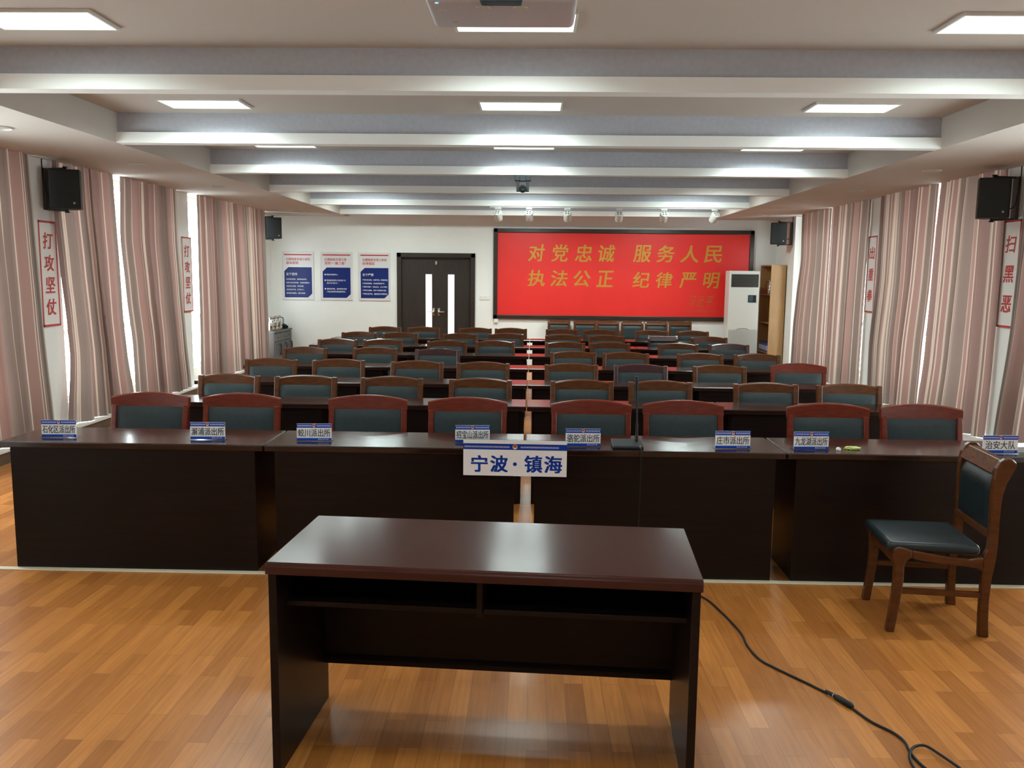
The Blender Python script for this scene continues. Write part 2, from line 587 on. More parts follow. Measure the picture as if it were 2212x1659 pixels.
# door
door = struct(thing('door_1', 'dark double door with two lit glass strips', 'door', ((DX0 + DX1) / 2, YB, 0)))
del door['category']
hw = (DX1 - DX0) / 2
bm = bmesh.new()
bm_box(bm, -hw, -hw + .085, -.03, .16, 0, DZ, .006)
bm_box(bm, hw - .085, hw, -.03, .16, 0, DZ, .006)
bm_box(bm, -hw, hw, -.03, .16, DZ - .085, DZ, .006)
obj('door_frame', bm, M['frame'], door)
iw = hw - .085
for s in (-1, 1):
    bm = bmesh.new()
    a, b = (-iw, 0.0) if s < 0 else (0.0, iw)
    g0, g1 = ((-.205, -.085) if s < 0 else (.225, .345))
    gz0, gz1 = 0.55, 1.715
    y0, y1 = .045, .085
    top = DZ - .084
    bm_box(bm, a, g0, y0, y1, .002, top)
    bm_box(bm, g1, b, y0, y1, .005, top)
    bm_box(bm, g0, g1, y0, y1, .005, gz0)
    bm_box(bm, g0, g1, y0, y1, gz1, top)
    lf = obj('door_leaf', bm, M['door'], door)
    box('glass_strip', g0, g1, .062, .070, gz0, gz1, M['lit'], lf)
    bm = bmesh.new()
    hx = -.05 if s < 0 else .05
    bm_tube(bm, [(hx, .045, 1.0), (hx, .0, 1.0), (hx - s * .0 + (-.11 if s < 0 else .11), -.0, 1.0)], .010, 8)
    bm_box(bm, hx - .02, hx + .02, .036, .046, .93, 1.07, .003)
    obj('lever_handle', bm, M['chrome'], lf, smooth=True)
bm = bmesh.new()
bm_box(bm, -.02, .02, .02, .045, 1.90, 1.97, .003)
obj('door_closer', bm, M['chrome'], door)

# ------------------------------------------------------------------ ceiling lights
def make_light():
    t = thing('ceiling_panel_light', 'x', 'ceiling light', (0, 0, ZC), 0, 'rectangular panel lights in the recessed ceiling')
    bm = bmesh.new()
    w, d = .325, .170
    for (a, b, c, e) in ((-w, w, -d, -d + .015), (-w, w, d - .015, d), (-w, -w + .015, -d, d), (w - .015, w, -d, d)):
        bm_box(bm, a, b, c, e, -.016, 0)
    obj('frame', bm, M['white_metal'], t)
    box('diffuser', -w + .015, w - .015, -d + .015, d - .015, -.010, -.002, M['panel'], t)
    return t
light0 = make_light()
BAY_Y = [0.0, 2.05, 4.67, 6.90, 9.02, 10.85, 12.95, 14.75]  # first two rows are unseen, added to light the front desks
BAYN = ['added unseen row above the viewer', 'added unseen row behind the projector', 'nearest bay in view', 'second bay in view', 'third bay in view',
        'bay behind the dome camera beam', 'bay before the spotlight track', 'bay nearest the back wall']
LX = [-2.60, -0.11, 2.45]
def panel_lamp(parent, watts):
    al = bpy.data.lights.new('panel_lamp', 'AREA')
    al.shape = 'RECTANGLE'
    al.size, al.size_y = .60, .29
    al.energy = watts
    al.color = (0.84, 1.0, 0.97)
    al.spread = math.radians(PANEL_SPREAD if parent.location.y < 12 else 180)
    o = bpy.data.objects.new('panel_lamp', al)
    C.objects.link(o)
    o.parent = parent
    o.location = (0, 0, -.018)
first = True
for i, y in enumerate(BAY_Y):
    for j, x in enumerate(LX):
        lab = 'glowing white rectangular panel light, %s of three in the %s' % (('left', 'middle', 'right')[j], BAYN[i])
        if first:
            light0.location = (x, y, ZC)
            light0['label'] = lab
            lt = light0
            first = False
        else:
            lt = dup(light0, (x, y, ZC), 0, lab)
            for ch in list(lt.children):
                if ch.type == 'LIGHT':
                    bpy.data.objects.remove(ch)
        panel_lamp(lt, PANEL_POWER[i])

# downlights in the soffits
dl0 = thing('recessed_downlight', 'x', 'downlight', (0, 0, ZS), 0, 'round downlights in the soffits')
bm = bmesh.new()
bm_tube(bm, [(.085 * math.cos(t * PI / 12), .085 * math.sin(t * PI / 12), -.004) for t in range(25)], .008, 6, caps=False)
obj('trim_ring', bm, M['white_metal'], dl0, smooth=True)
bm = bmesh.new()
bm_lathe(bm, [(.08, -.003), (.075, -.001)], n=20)
obj('lamp_face', bm, M['acintake'], dl0)
for i, (x, y, lab) in enumerate([(-4.055, 6.58, 'nearest unlit round downlight in the left soffit'), (-4.0, 8.73, 'second unlit round downlight in the left soffit, by the first gap in the curtains'),
                                 (-3.97, 10.9, 'third unlit round downlight in the left soffit'), (-4.1, 15.14, 'farthest unlit round downlight in the left soffit'),
                                 (3.92, 8.72, 'nearest unlit round downlight in the right soffit'), (3.94, 10.75, 'middle unlit round downlight in the right soffit'),
                                 (3.97, 15.25, 'farthest unlit round downlight in the right soffit, above the bookcase')]):
    if i == 0:
        dl0.location = (x, y, ZS)
        dl0['label'] = lab
    else:
        dup(dl0, (x, y, ZS), 0, lab)

# ------------------------------------------------------------------ desks
def make_desk(L, D, ins=(.075, .075), deep=.03, name='conference_desk', top='desktop'):
    t = thing(name, 'x', 'desk', (0, 0, 0))
    H, th = .75, .036
    box('tabletop', -L / 2, L / 2, 0, D, H - th, H, M[top], t, bev=.006)
    box('front_panel', -L / 2 + .055, L / 2 - .055, .018, .036, .004, H - th, M['desk'], t)
    for s in (-1, 1):
        x = s * (L / 2 - ins[0 if s < 0 else 1])
        box('side_panel', x - .012, x + .012, .036, D - deep, 0, H - th, M['desk'], t)
    box('shelf', -L / 2 + ins[0] + .012, L / 2 - ins[1] - .012, .036, D - .1, .55, .566, M['desk'], t)
    return t
DESK_X = [(-3.03, -1.512), (-1.508, -.036), (-.030, 1.430), (1.436, 2.905)]
DROW_Y = [4.715, 6.28, 7.55, 8.86, 10.25, 11.52, 12.80]
ROWN = ['front row', 'second row', 'third row', 'fourth row', 'fifth row', 'sixth row', 'seventh row']
POSD = ['leftmost desk', 'desk left of the centre aisle gap', 'desk right of the centre aisle gap', 'rightmost desk']
PLATES = ['石化区 and 澥浦 name plates', '蛟川 and 招宝山 name plates', '骆驼 and 庄市 name plates and the microphone', '九龙湖 and 治安 name plates']
for k, y in enumerate(DROW_Y):
    for j, (a, b) in enumerate(DESK_X):
        if k == 0:
            lab = 'dark desk in the front row carrying the %s' % PLATES[j]
        else:
            lab = 'dark mahogany %s in the %s' % (POSD[j], ROWN[k])
        D = .47 if k == 0 else .38
        dk = make_desk(b - a, D, (.075, .045 if j == 3 else .075)) if k == 0 else make_desk(b - a, D, (.05, .05), .08)
        dk.location = ((a + b) / 2, y, 0)
        tag(dk, lab, 'desk', 'rows of dark conference desks')

# lone desk in the foreground
ld = thing('lectern_desk', 'glossy dark red-brown desk standing alone in the foreground with open shelf', 'desk', (-.142, 2.973, 0), math.radians(-3.7))
L, D, H = 1.442, .585, .76
bm = bmesh.new()
bm_prism(bm, [(-D / 2, H - .04), (-D / 2, H - .012), (-D / 2 + .006, H - .008), (-D / 2 + .008, H - .003), (-D / 2 + .014, H), (D / 2 - .014, H),
              (D / 2 - .008, H - .003), (D / 2 - .006, H - .008), (D / 2, H - .012), (D / 2, H - .04)], 0, -L / 2, L / 2)
obj('tabletop', bm, M['lonetop'], ld, bevel=.003)
for s in (-1, 1):
    a, b = (-L / 2 + .006, -L / 2 + .034) if s < 0 else (L / 2 - .034, L / 2 - .006)
    box('side_panel', a, b, -D / 2 + .012, D / 2 - .02, 0, H - .04, M['desk'], ld, bev=.002)
box('shelf', -L / 2 + .034, L / 2 - .034, -D / 2 + .10, D / 2 - .05, .575, .593, M['desk'], ld, bev=.002)
box('divider', -.012, .006, -D / 2 + .03, D / 2 - .05, .593, H - .04, M['desk'], ld)
box('back_panel', -L / 2 + .034, L / 2 - .034, D / 2 - .05, D / 2 - .03, .17, H - .04, M['desk'], ld)
bm = bmesh.new()
bm_prism(bm, [(D / 2 - .05, .17), (D / 2 - .05, .205), (D / 2 - .068, .19), (D / 2 - .068, .17)], 0, -L / 2 + .034, L / 2 - .034)
obj('bottom_rail', bm, M['desk'], ld)

# ------------------------------------------------------------------ chairs
def pad_mesh(w, z0, z1, yfun, t, nx=14, nz=12, bulge=.010):
    """upholstered back panel following the rake yfun(z)"""
    bm = bmesh.new()
    grid = {}
    for side in (0, 1):
        for i in range(nx + 1):
            for k in range(nz + 1):
                u, v = i / nx, k / nz
                e = min(1.0, 7 * min(u, 1 - u)) * min(1.0, 6 * min(v, 1 - v))
                e = math.sqrt(max(0.0, e))
                x = (u - .5) * w
                z = z0 + v * (z1 - z0)
                y = yfun(z) + (-(t / 2 + bulge * e - .006) if side == 0 else t / 2)
                grid[side, i, k] = bm.verts.new((x, y, z))
    fs = []
    for i in range(nx):
        for k in range(nz):
            fs.append(bm.faces.new((grid[0, i, k], grid[0, i + 1, k], grid[0, i + 1, k + 1], grid[0, i, k + 1])))
            fs.append(bm.faces.new((grid[1, i, k], grid[1, i, k + 1], grid[1, i + 1, k + 1], grid[1, i + 1, k])))
    for i in range(nx):
        for k in (0, nz):
            fs.append(bm.faces.new((grid[0, i, k], grid[0, i + 1, k], grid[1, i + 1, k], grid[1, i, k])))
    for k in range(nz):
        for i in (0, nx):
            fs.append(bm.faces.new((grid[0, i, k], grid[0, i, k + 1], grid[1, i, k + 1], grid[1, i, k])))
    bmesh.ops.recalc_face_normals(bm, faces=fs)
    return bm

def seat_mesh(w, y0, y1, z0, z1):
    bm = bmesh.new()
    bm_box(bm, -w / 2, w / 2, y0, y1, z0, z1, .022, 4)
    for v in bm.verts:
        if v.co.z > z0 + .02:
            u = (v.co.x / (w / 2)) ** 2
            q = ((v.co.y - (y0 + y1) / 2) / ((y1 - y0) / 2)) ** 2
            v.co.z += .010 * (1 - u) * (1 - q)
    return bm

def rake(z):
    return .205 + max(0.0, z - .42) * .15

def make_arched(kind, wood, W):
    """kind 'ears': crest between the posts, 'cap': crest across the top of the posts"""
    t = thing('conference_chair', 'x', 'chair', (0, 0, 0))
    w = W / 2
    pw = .042 if kind == 'ears' else .036
    ztop = .870 if kind == 'ears' else .822
    obj('seat', seat_mesh(W - .05, -.245, .185, .405, .455), M['leather'], t, smooth=True)
    bm = bmesh.new()
    bm_box(bm, -w + .03, w - .03, -.225, -.19, .34, .405, .004)
    bm_box(bm, -w + .012, -w + .036, -.20, .2, .34, .405, .004)
    bm_box(bm, w - .036, w - .012, -.20, .2, .34, .405, .004)
    bm_box(bm, -w + .03, w - .03, .17, .2, .34, .405, .004)
    obj('seat_frame', bm, wood, t)
    obj('backrest', pad_mesh(W - 2 * pw + .004, .50, .803 if kind == 'ears' else .809, rake, .034), M['leather'], t, smooth=True)
    for s in (-1, 1):
        x0, x1 = (-w + .004, -w + .048) if s < 0 else (w - .048, w - .004)
        bm = bmesh.new()
        bm_prism(bm, [(-.252, 0), (-.238, .15), (-.236, .32), (-.242, .40), (-.19, .40), (-.186, .28), (-.196, .12), (-.205, 0)], 0, x0, x1)
        obj('leg', bm, wood, t, bevel=.005)
        x0, x1 = (-w, -w + pw) if s < 0 else (w - pw, w)
        bm = bmesh.new()
        zz = [0, .15, .30, .42, .55, .70, ztop]
        ya = [.215, .20, .19, .185, .20, .222, .246]
        yb = [.262, .246, .237, .235, .248, .268, .285]
        if kind == 'ears':
            ya[-1], yb[-1] = .250, .296
        bm_prism(bm, list(zip(ya, zz)) + list(zip(reversed(yb), reversed(zz))), 0, x0, x1)
        obj('leg', bm, wood, t, bevel=.006)
        bm = bmesh.new()
        x0, x1 = (-w + .014, -w + .034) if s < 0 else (w - .034, w - .014)
        bm_box(bm, x0, x1, -.20, .21, .17, .195, .003)
        obj('stretcher', bm, wood, t)
    # crest rail: arched outline, hollowed a little in plan
    bm = bmesh.new()
    n = 14
    cw = (w - pw + .002) if kind == 'ears' else w + .004
    zl, ze, zc = (.800, .862, .884) if kind == 'ears' else (.806, .872, .904)
    rows = []
    for i in range(n + 1):
        u = -1 + 2 * i / n
        x = u * cw
        zt = ze + (zc - ze) * (1 - abs(u) ** 2.0)
        zb = zl + (.002 * (1 - u * u))
        yc = rake(.85) - .004 + .012 * (1 - u * u)
        rows.append([bm.verts.new((x, yc + dy + (.006 if z > zl + .03 else 0), z)) for dy, z in ((-.018, zb), (-.020, zt - .008), (-.012, zt), (.012, zt), (.020, zt - .008), (.018, zb))])
    fs = []
    for a, b in zip(rows, rows[1:]):
        for k in range(6):
            fs.append(bm.faces.new((a[k], a[(k + 1) % 6], b[(k + 1) % 6], b[k])))
    fs += [bm.faces.new(rows[0]), bm.faces.new(rows[-1])]
    bmesh.ops.recalc_face_normals(bm, faces=fs)
    obj('crest_rail', bm, wood, t, smooth=True)
    bm = bmesh.new()
    bm_box(bm, -w + pw - .002, w - pw + .002, .198, .225, .465, .505, .004)
    obj('lower_rail', bm, wood, t)
    return t

def make_scroll(wood, W, hide='leather'):
    """side chair with scrolled posts and straight crest, curved front legs"""
    t = thing('side_chair', 'x', 'chair', (0, 0, 0))
    w = W / 2
    obj('seat', seat_mesh(W - .04, -.252, .178, .398, .452), M[hide], t, smooth=True)
    front = [(-.240, 0), (-.226, .13), (-.218, .25), (-.220, .33), (-.230, .39), (-.228, .415), (-.212, .430), (-.185, .428), (-.14, .416), (-.14, .378),
             (-.160, .368), (-.172, .345), (-.172, .26), (-.184, .13), (-.199, 0)]
    rail = [(-.141, .416), (-.06, .404), (.04, .390), (.12, .386), (.186, .398), (.186, .325), (.172, .343), (.10, .350), (0, .356), (-.10, .368), (-.141, .378)]
    rear = [(.190, 0), (.186, .10), (.184, .22), (.182, .33), (.186, .405), (.200, .44), (.203, .52), (.201, .62), (.198, .70), (.200, .78), (.209, .835), (.226, .868),
            (.250, .886), (.277, .884), (.297, .866), (.298, .844), (.284, .815), (.262, .765), (.247, .70), (.243, .60), (.245, .48), (.242, .39), (.230, .30), (.226, .19), (.230, .08), (.238, 0)]
    for s in (-1, 1):
        x0, x1 = (-w, -w + .038) if s < 0 else (w - .038, w)
        for nm, pr in (('leg', front), ('side_rail', rail), ('leg', rear)):
            bm = bmesh.new()
            bm_prism(bm, pr, 0, x0 + (.002 if nm == 'side_rail' else 0), x1 - (.002 if nm == 'side_rail' else 0))
            obj(nm, bm, wood, t, bevel=.007)
        bm = bmesh.new()
        xm = (x0 + x1) / 2
        bm_box(bm, xm - .012, xm + .012, -.185, .20, .195, .222, .004)
        obj('stretcher', bm, wood, t)
    f = lambda z: .220 + .0 * z + (max(0, z - .74) ** 1.3) * .9
    obj('backrest', pad_mesh(W - .074, .525, .812, f, .036, bulge=.012), M[hide], t, smooth=True)
    bm = bmesh.new()
    bm_prism(bm, [(.198, .805), (.214, .842), (.238, .872), (.262, .876), (.268, .862), (.252, .845), (.236, .805)], 0, -w + .036, w - .036)
    obj('crest_rail', bm, wood, t, bevel=.004)
    bm = bmesh.new()
    bm_box(bm, -w + .036, w - .036, .198, .232, .49, .53, .005)
    obj('lower_rail', bm, wood, t)
    bm = bmesh.new()
    bm_box(bm, -w + .036, w - .036, -.215, -.19, .335, .40, .004)
    obj('front_rail', bm, wood, t)
    return t

PROTO = {'brown': make_arched('ears', M['brown'], .515), 'plum': make_arched('ears', M['plum'], .515),
         'redcap': make_arched('cap', M['red'], .525), 'scroll': make_scroll(M['brown'], .43), 'plumscroll': make_scroll(M['plum'], .43)}
USED = set()
def put_chair(kind, x, y, rz, label, group=None):
    p = PROTO[kind]
    if kind in USED:
        return dup(p, (x, y, 0), rz, label, group)
    USED.add(kind)
    p.location = (x, y, 0)
    p.rotation_euler = (0, 0, rz)
    p['label'] = label
    if group:
        p['group'] = group
    return p

WOODW = {'brown': 'brown chair with arched top', 'redcap': 'reddish chair with arched top',
         'plum': 'dark plum chair with arched top', 'plumscroll': 'dark plum chair with straight top'}
CHAIRS = [
    (0, .27, [(-2.59, 5.70, 'redcap'), (-1.97, 5.71, 'redcap'), (-1.10, 5.70, 'redcap'), (-.43, 5.66, 'redcap'), (.40, 5.62, 'redcap'), (1.01, 5.65, 'redcap'), (1.95, 5.62, 'redcap'), (2.57, 5.63, 'redcap')]),
    (1, .24, [(-2.51, 6.95, 'brown'), (-1.86, 6.93, 'brown'), (-1.15, 6.91, 'brown'), (-.42, 6.88, 'brown'), (.41, 6.87, 'brown'), (1.05, 6.87, 'brown'), (1.88, 6.84, 'brown'), (2.54, 6.82, 'brown')]),
    (2, .24, [(-2.56, 8.29, 'brown'), (-1.89, 8.30, 'brown'), (-1.11, 8.22, 'brown'), (-.47, 8.20, 'brown'), (.39, 8.16, 'brown'), (1.04, 8.16, 'plum'), (1.81, 8.18, 'brown'), (2.57, 8.24, 'redcap')]),
    (3, .24, [(-2.59, 9.64, 'brown'), (-1.80, 9.70, 'brown'), (-1.07, 9.62, 'plum'), None, (.47, 9.50, 'brown'), (1.04, 9.47, 'brown'), (1.87, 9.47, 'brown'), (2.50, 9.48, 'brown')]),
    (4, .24, [(-2.51, 10.94, 'brown'), (-1.92, 10.96, 'brown'), (-1.09, 10.87, 'brown'), (-.48, 10.94, 'brown'), (.42, 10.87, 'brown'), (1.00, 10.88, 'brown'), (1.86, 10.87, 'brown'), (2.50, 10.88, 'plum')]),
    (5, .24, [(-2.50, 12.30, 'brown'), (-1.90, 12.25, 'brown'), (-1.04, 12.20, 'brown'), (-.37, 12.33, 'brown'), (.45, 12.20, 'brown'), (1.06, 12.16, 'brown'), (1.87, 12.24, 'plumscroll'), (2.51, 12.13, 'brown')]),
    (6, .24, [(-2.35, 13.62, 'brown'), (-1.73, 13.62, 'brown'), (-.90, 13.58, 'brown'), (-.33, 13.60, 'brown'), (.47, 13.55, 'brown'), (1.06, 13.48, 'brown'), (1.88, 13.45, 'brown'), (2.51, 13.45, 'brown')]),
]
PLN = ['between the 石化区 and 澥浦 plates', 'behind the 澥浦 plate', 'behind and right of the 蛟川 plate', 'behind the 招宝山 plate', 'behind the 骆驼 plate',
       'right of the microphone', 'behind the 九龙湖 plate', 'left of the 治安 plate']
for r, off, lst in CHAIRS:
    for j, it in enumerate(lst):
        if it is None:
            continue
        x, y, kind = it
        pos = '%s from the left' % ORD[j]
        if r == 0:
            lab = 'reddish arched chair in the front row, %s' % PLN[j]
        else:
            lab = '%s in the %s, %s' % (WOODW[kind], ['', 'second row', 'third row', 'fourth row', 'fifth row', 'sixth row', 'seventh row'][r],
                                        pos if j < 4 else '%s from the right' % ORD[7 - j])
        put_chair(kind, x, y - off, math.radians(random.uniform(-1.6, 1.6)), lab, 'leather-backed chairs behind the desk rows')
for j, x in enumerate([.51, 1.0, 1.44, 1.90, 2.35, 2.80]):
    put_chair('scroll', x, YB - .36 - .015 * j, math.radians(random.uniform(-1, 1)),
              'straight-topped chair against the wall under the red board, %s from left' % ORD[j], 'straight-topped chairs along the back wall')
lone = make_scroll(M['lonewood'], .455, 'blackleather')
lone.location = (2.02, 4.257, 0)
lone.rotation_euler = (0, 0, math.radians(-96))
tag(lone, 'walnut chair with black leather seat standing sideways in the open floor at right', 'chair')

# ------------------------------------------------------------------ curtains
def curtain(side, xt, xb, rows, label, seed, gath=1.75, nf=None):
    """rows: (z, y_start, y_end) from top to bottom"""
    rnd = random.Random(seed)
    rows = sorted(rows)
    ztop, zbot = rows[-1][0], rows[0][0]
    wid = rows[-1][2] - rows[-1][1]
    nf = nf or max(4, int(round(wid / .19)))
    NY, NZ = nf * 10, 22
    ph = [0.0]
    for i in range(nf):
        ph.append(ph[-1] + rnd.uniform(.65, 1.4))
    ph = [p / ph[-1] for p in ph]
    amp = [rnd.uniform(.55, 1.25) for _ in range(nf + 1)]
    drift = [rnd.uniform(-.05, .05) for _ in range(nf + 1)]
    def edge(z, c):
        for a, b in zip(rows, rows[1:]):
            if a[0] <= z <= b[0]:
                t = (z - a[0]) / (b[0] - a[0])
                t = t * t * (3 - 2 * t) * .5 + t * .5
                return a[c] + (b[c] - a[c]) * t
        return rows[0][c] if z < rows[0][0] else rows[-1][c]
    bm = bmesh.new()
    uvl = bm.loops.layers.uv.new('UVMap')
    V = []
    for k in range(NZ + 1):
        v = k / NZ
        z = zbot + (ztop - zbot) * v
        ya, yb = edge(z, 1), edge(z, 2)
        row = []
        for i in range(NY + 1):
            u = i / NY
            f = u * nf
            fi = min(int(f), nf - 1)
            fr = f - fi
            a = amp[fi] * (1 - fr) + amp[fi + 1] * fr
            d = drift[fi] * (1 - fr) + drift[fi + 1] * fr
            pu = ph[fi] * (1 - fr) + ph[fi + 1] * fr
            y = ya + (yb - ya) * min(1, max(0, pu + d * (1 - v) * min(1, 6 * u) * min(1, 6 * (1 - u))))
            A = (.044 + .012 * (1 - v)) * a * min(1, .45 + 5 * u) * min(1, .45 + 5 * (1 - u))
            s = math.sin(2 * PI * fr) + .28 * math.sin(4 * PI * fr + 1.3 * fi)
            x = (xb + (xt - xb) * v) + A * s
            y += .018 * a * math.cos(2 * PI * fr) * min(1, 8 * u) * min(1, 8 * (1 - u))
            row.append(bm.verts.new((x, y, z)))
        V.append(row)
    cloth = wid * gath
    for k in range(NZ):
        for i in range(NY):
            fc = bm.faces.new((V[k][i], V[k][i + 1], V[k + 1][i + 1], V[k + 1][i]))
            us = (i / NY, (i + 1) / NY, (i + 1) / NY, i / NY)
            for lp, uu, vv in zip(fc.loops, us, (k, k, k + 1, k + 1)):
                lp[uvl].uv = (uu * cloth + seed * .37, vv / NZ)
    o = obj('window_curtain', bm, M['curtain'], smooth=False)
    for p in o.data.polygons:
        p.use_smooth = True
    return tag(o, label, 'curtain', 'striped window curtains')

ZT, ZBT = 2.79, .137
XLC, XRC = -4.73, 4.57
curtain(-1, XLC, XLC + .03, [(ZT, 6.6, 8.08), (2.2, 6.6, 8.10), (1.2, 6.6, 8.14), (ZBT, 6.6, 8.22)], 'mauve striped curtain at the left edge, nearest on the left wall', 1)
curtain(-1, XLC, XLC + .03, [(ZT, 8.48, 9.70), (2.4, 8.45, 9.72), (1.74, 8.50, 9.75), (1.2, 8.56, 9.76), (.85, 8.58, 9.80), (ZBT, 8.46, 9.94)],
        'mauve striped curtain right of the 打攻坚仗 sign behind the near left loudspeaker', 2)
curtain(-1, XLC, XLC + .03, [(ZT, 9.87, 11.42), (2.1, 9.80, 11.42), (1.43, 9.87, 11.47), (.85, 9.96, 11.52), (ZBT, 9.97, 11.62)],
        'mauve striped left wall curtain between the two bright window gaps', 3)
curtain(-1, XLC, XLC + .03, [(ZT, 12.12, 13.45), (1.4, 12.06, 13.50), (ZBT, 11.98, 13.52)], 'mauve striped left wall curtain just beyond the widest bright gap', 4)
curtain(-1, XLC, XLC + .03, [(ZT, 13.46, 15.20), (1.4, 13.50, 15.19), (ZBT, 13.52, 15.19)], 'mauve striped curtain at the far end of the left wall beside the grey cabinet', 5)
curtain(1, XRC, 4.555, [(ZT, 13.45, 14.86), (2.0, 13.45, 14.78), (1.41, 13.45, 14.92), (.9, 13.45, 15.0), (ZBT, 13.45, 15.0)], 'mauve striped curtain at the far end of the right wall beside the bookcase', 6)
curtain(1, XRC, 4.555, [(ZT, 11.92, 13.40), (1.4, 11.95, 13.40), (ZBT, 11.95, 13.40)], 'mauve striped right wall curtain just beyond the 出重拳 sign', 7)
curtain(1, XRC - .02, 4.545, [(ZT, 9.93, 11.54), (2.3, 9.95, 11.53), (1.74, 9.97, 11.52), (.85, 10.06, 11.62), (ZBT, 10.10, 11.58)], 'mauve striped right wall curtain between the 出重拳 sign and the narrow light slit', 8)
curtain(1, XRC, 4.555, [(ZT, 8.55, 9.90), (2.3, 8.54, 9.94), (1.74, 8.53, 9.95), (.85, 8.54, 9.985), (ZBT, 8.57, 10.08)], 'mauve striped right wall curtain behind the near right loudspeaker', 9)
curtain(1, XRC - .02, 4.545, [(ZT, 6.6, 8.17), (1.3, 6.6, 8.22), (ZBT, 6.6, 8.36)], 'mauve striped curtain at the right edge past the 扫黑恶 sign', 10)
curtain(-1, XLC, XLC + .03, [(ZT, 2.3, 4.75), (ZBT, 2.3, 4.75)], 'mauve striped curtain added out of view beside the viewer, left wall', 11)  # unseen curtain added with its window, left partly open for daylight
curtain(1, XRC, 4.555, [(ZT, 2.3, 4.75), (ZBT, 2.3, 4.75)], 'mauve striped curtain added out of view beside the viewer, right wall', 12)  # unseen, added like the one opposite

# ------------------------------------------------------------------ red board on the back wall
rb = thing('slogan_board', 'wide red board with gold slogan in a dark wooden frame on the back wall', 'board', (1.71, YB, 0))
x0, x1, z0, z1 = -2.46, 2.45, .885, 2.595
bm = bmesh.new()
fwid = .078
for (a, b, c, d) in ((x0, x1, z1 - fwid, z1), (x0, x1, z0, z0 + fwid), (x0, x0 + fwid, z0, z1), (x1 - fwid, x1, z0, z1)):
    bm_box(bm, a, b, -.055, -.002, c, d, .008)
obj('board_frame', bm, M['frame'], rb)
box('red_panel', x0 + fwid - .005, x1 - fwid + .005, -.03, -.004, z0 + fwid - .005, z1 - fwid + .005, M['redpanel'], rb)
def chars(s, xa, pitch, w, za, zb):
    return [(c, xa + i * pitch, xa + i * pitch + w, za, zb) for i, c in enumerate(s)]
for c in chars('对党忠诚', -1.80, .443, .31, 1.985, 2.30) + chars('服务人民', .19, .445, .33, 1.990, 2.305) + chars('执法公正', -1.80, .435, .315, 1.515, 1.815) + chars('纪律严明', .19, .445, .31, 1.510, 1.80):
    lettering('slogan_character', [c], M['gold'], rb, -.0315, bold=.016, shear=.12)
lettering('signature', chars('习近平', 1.26, .165, .14, 1.16, 1.36), M['goldpale'], rb, -.0315, bold=.0, shear=.35)
lettering('date_line', [('二〇一七年五月十九日', 1.18, 1.80, 1.045, 1.095)], M['goldpale'], rb, -.0315, shear=.2, res=2)

# ------------------------------------------------------------------ posters
POST = [
    (-4.80, -4.20, '扫黑除恶专项斗争的', '基本原则', '五个坚持',
     ['坚持党的领导、发挥政治优势；', '坚持人民主体地位、紧紧依靠群众；', '坚持综合治理、齐抓共管；', '坚持依法严惩、打早打小；', '坚持标本兼治、源头治理。'],
     'navy and white poster headed 基本原则, leftmost of three on the back wall'),
    (-4.06, -3.455, '扫黑除恶专项斗争', '坚持“一案三查”', None,
     ['■  要查办黑恶势力；', '', '■  要追查黑恶势力背后的“关', '     系网”和“保护伞”；', '', '■  要倒查党委、政府和有关部', '     门的主体责任和监管责任。'],
     'navy and white poster headed 一案三查, middle of three on the back wall'),
    (-3.33, -2.725, '扫黑除恶专项斗争的', '纪律规定', '五个严禁',
     ['严禁失职渎职、压案不查、降格处理；', '严禁收受贿赂、充当黑恶保护伞；', '严禁跑风漏气、徇私枉法、人为“护黑”；', '严禁打击报复、插手干预案件办理；', '严禁弄虚作假、擅自发布涉案信息。'],
     'navy and white poster headed 纪律规定, rightmost of three beside the door'),
]
for xa, xb, h1, h2, sub, lines, lab in POST:
    w, h = xb - xa, .912
    t = thing('wall_poster', lab, 'poster', (xa, YB, 1.203), 0, 'posters on the back wall')
    box('board', 0, w, -.02, -.001, 0, h, M['poster'], t, bev=.003)
    bm = bmesh.new()
    y = -.0212
    bm_quad(bm, .035, w - .035, h - .063, h - .040, y)
    obj('red_rule', bm, M['redprint'], t)
    lettering('heading', [(h1, .075, w - .07 if len(h1) > 8 else w - .11, h - .165, h - .112), (h2, .075, None, h - .235, h - .180)], M['redprint'], t, y, bold=.020, res=2)
    bm = bmesh.new()
    za, zb2 = .045, h - .29
    bm.faces.new([bm.verts.new((px, y, pz)) for px, pz in ((.035, za), (w - .115, za), (w - .035, za + .075), (w - .035, zb2), (.115, zb2), (.035, zb2 - .075))])
    obj('navy_field', bm, M['navy'], t)
    y2 = -.0216
    it = []
    if sub:
        it.append((sub, .07, None, zb2 - .155, zb2 - .105))
    top = zb2 - (.215 if sub else .12)
    step = .066 if sub else .054
    for i, l in enumerate(lines):
        if l.strip():
            ind = .07 if not l.startswith(' ') else .11
            it.append((l.strip(), ind, None, top - i * step - .030, top - i * step))
    for i in it:
        if i[0].startswith('■'):
            bm = bmesh.new()
            bm_quad(bm, i[1], i[1] + .024, i[3] + .004, i[4] - .002, y2)
            obj('bullet_mark', bm, M['whiteprint'], t)
            i = (i[0].strip('■ '), i[1] + .04, None, i[3], i[4])
        o = lettering('text_line', [i], M['whiteprint'], t, y2, bold=.012, res=1)
        mx = max(v.co.x for v in o.data.vertices)
        if mx > w - .05:
            f = (w - .05 - i[1]) / (mx - i[1])
            for v in o.data.vertices:
                v.co.x = i[1] + (v.co.x - i[1]) * f

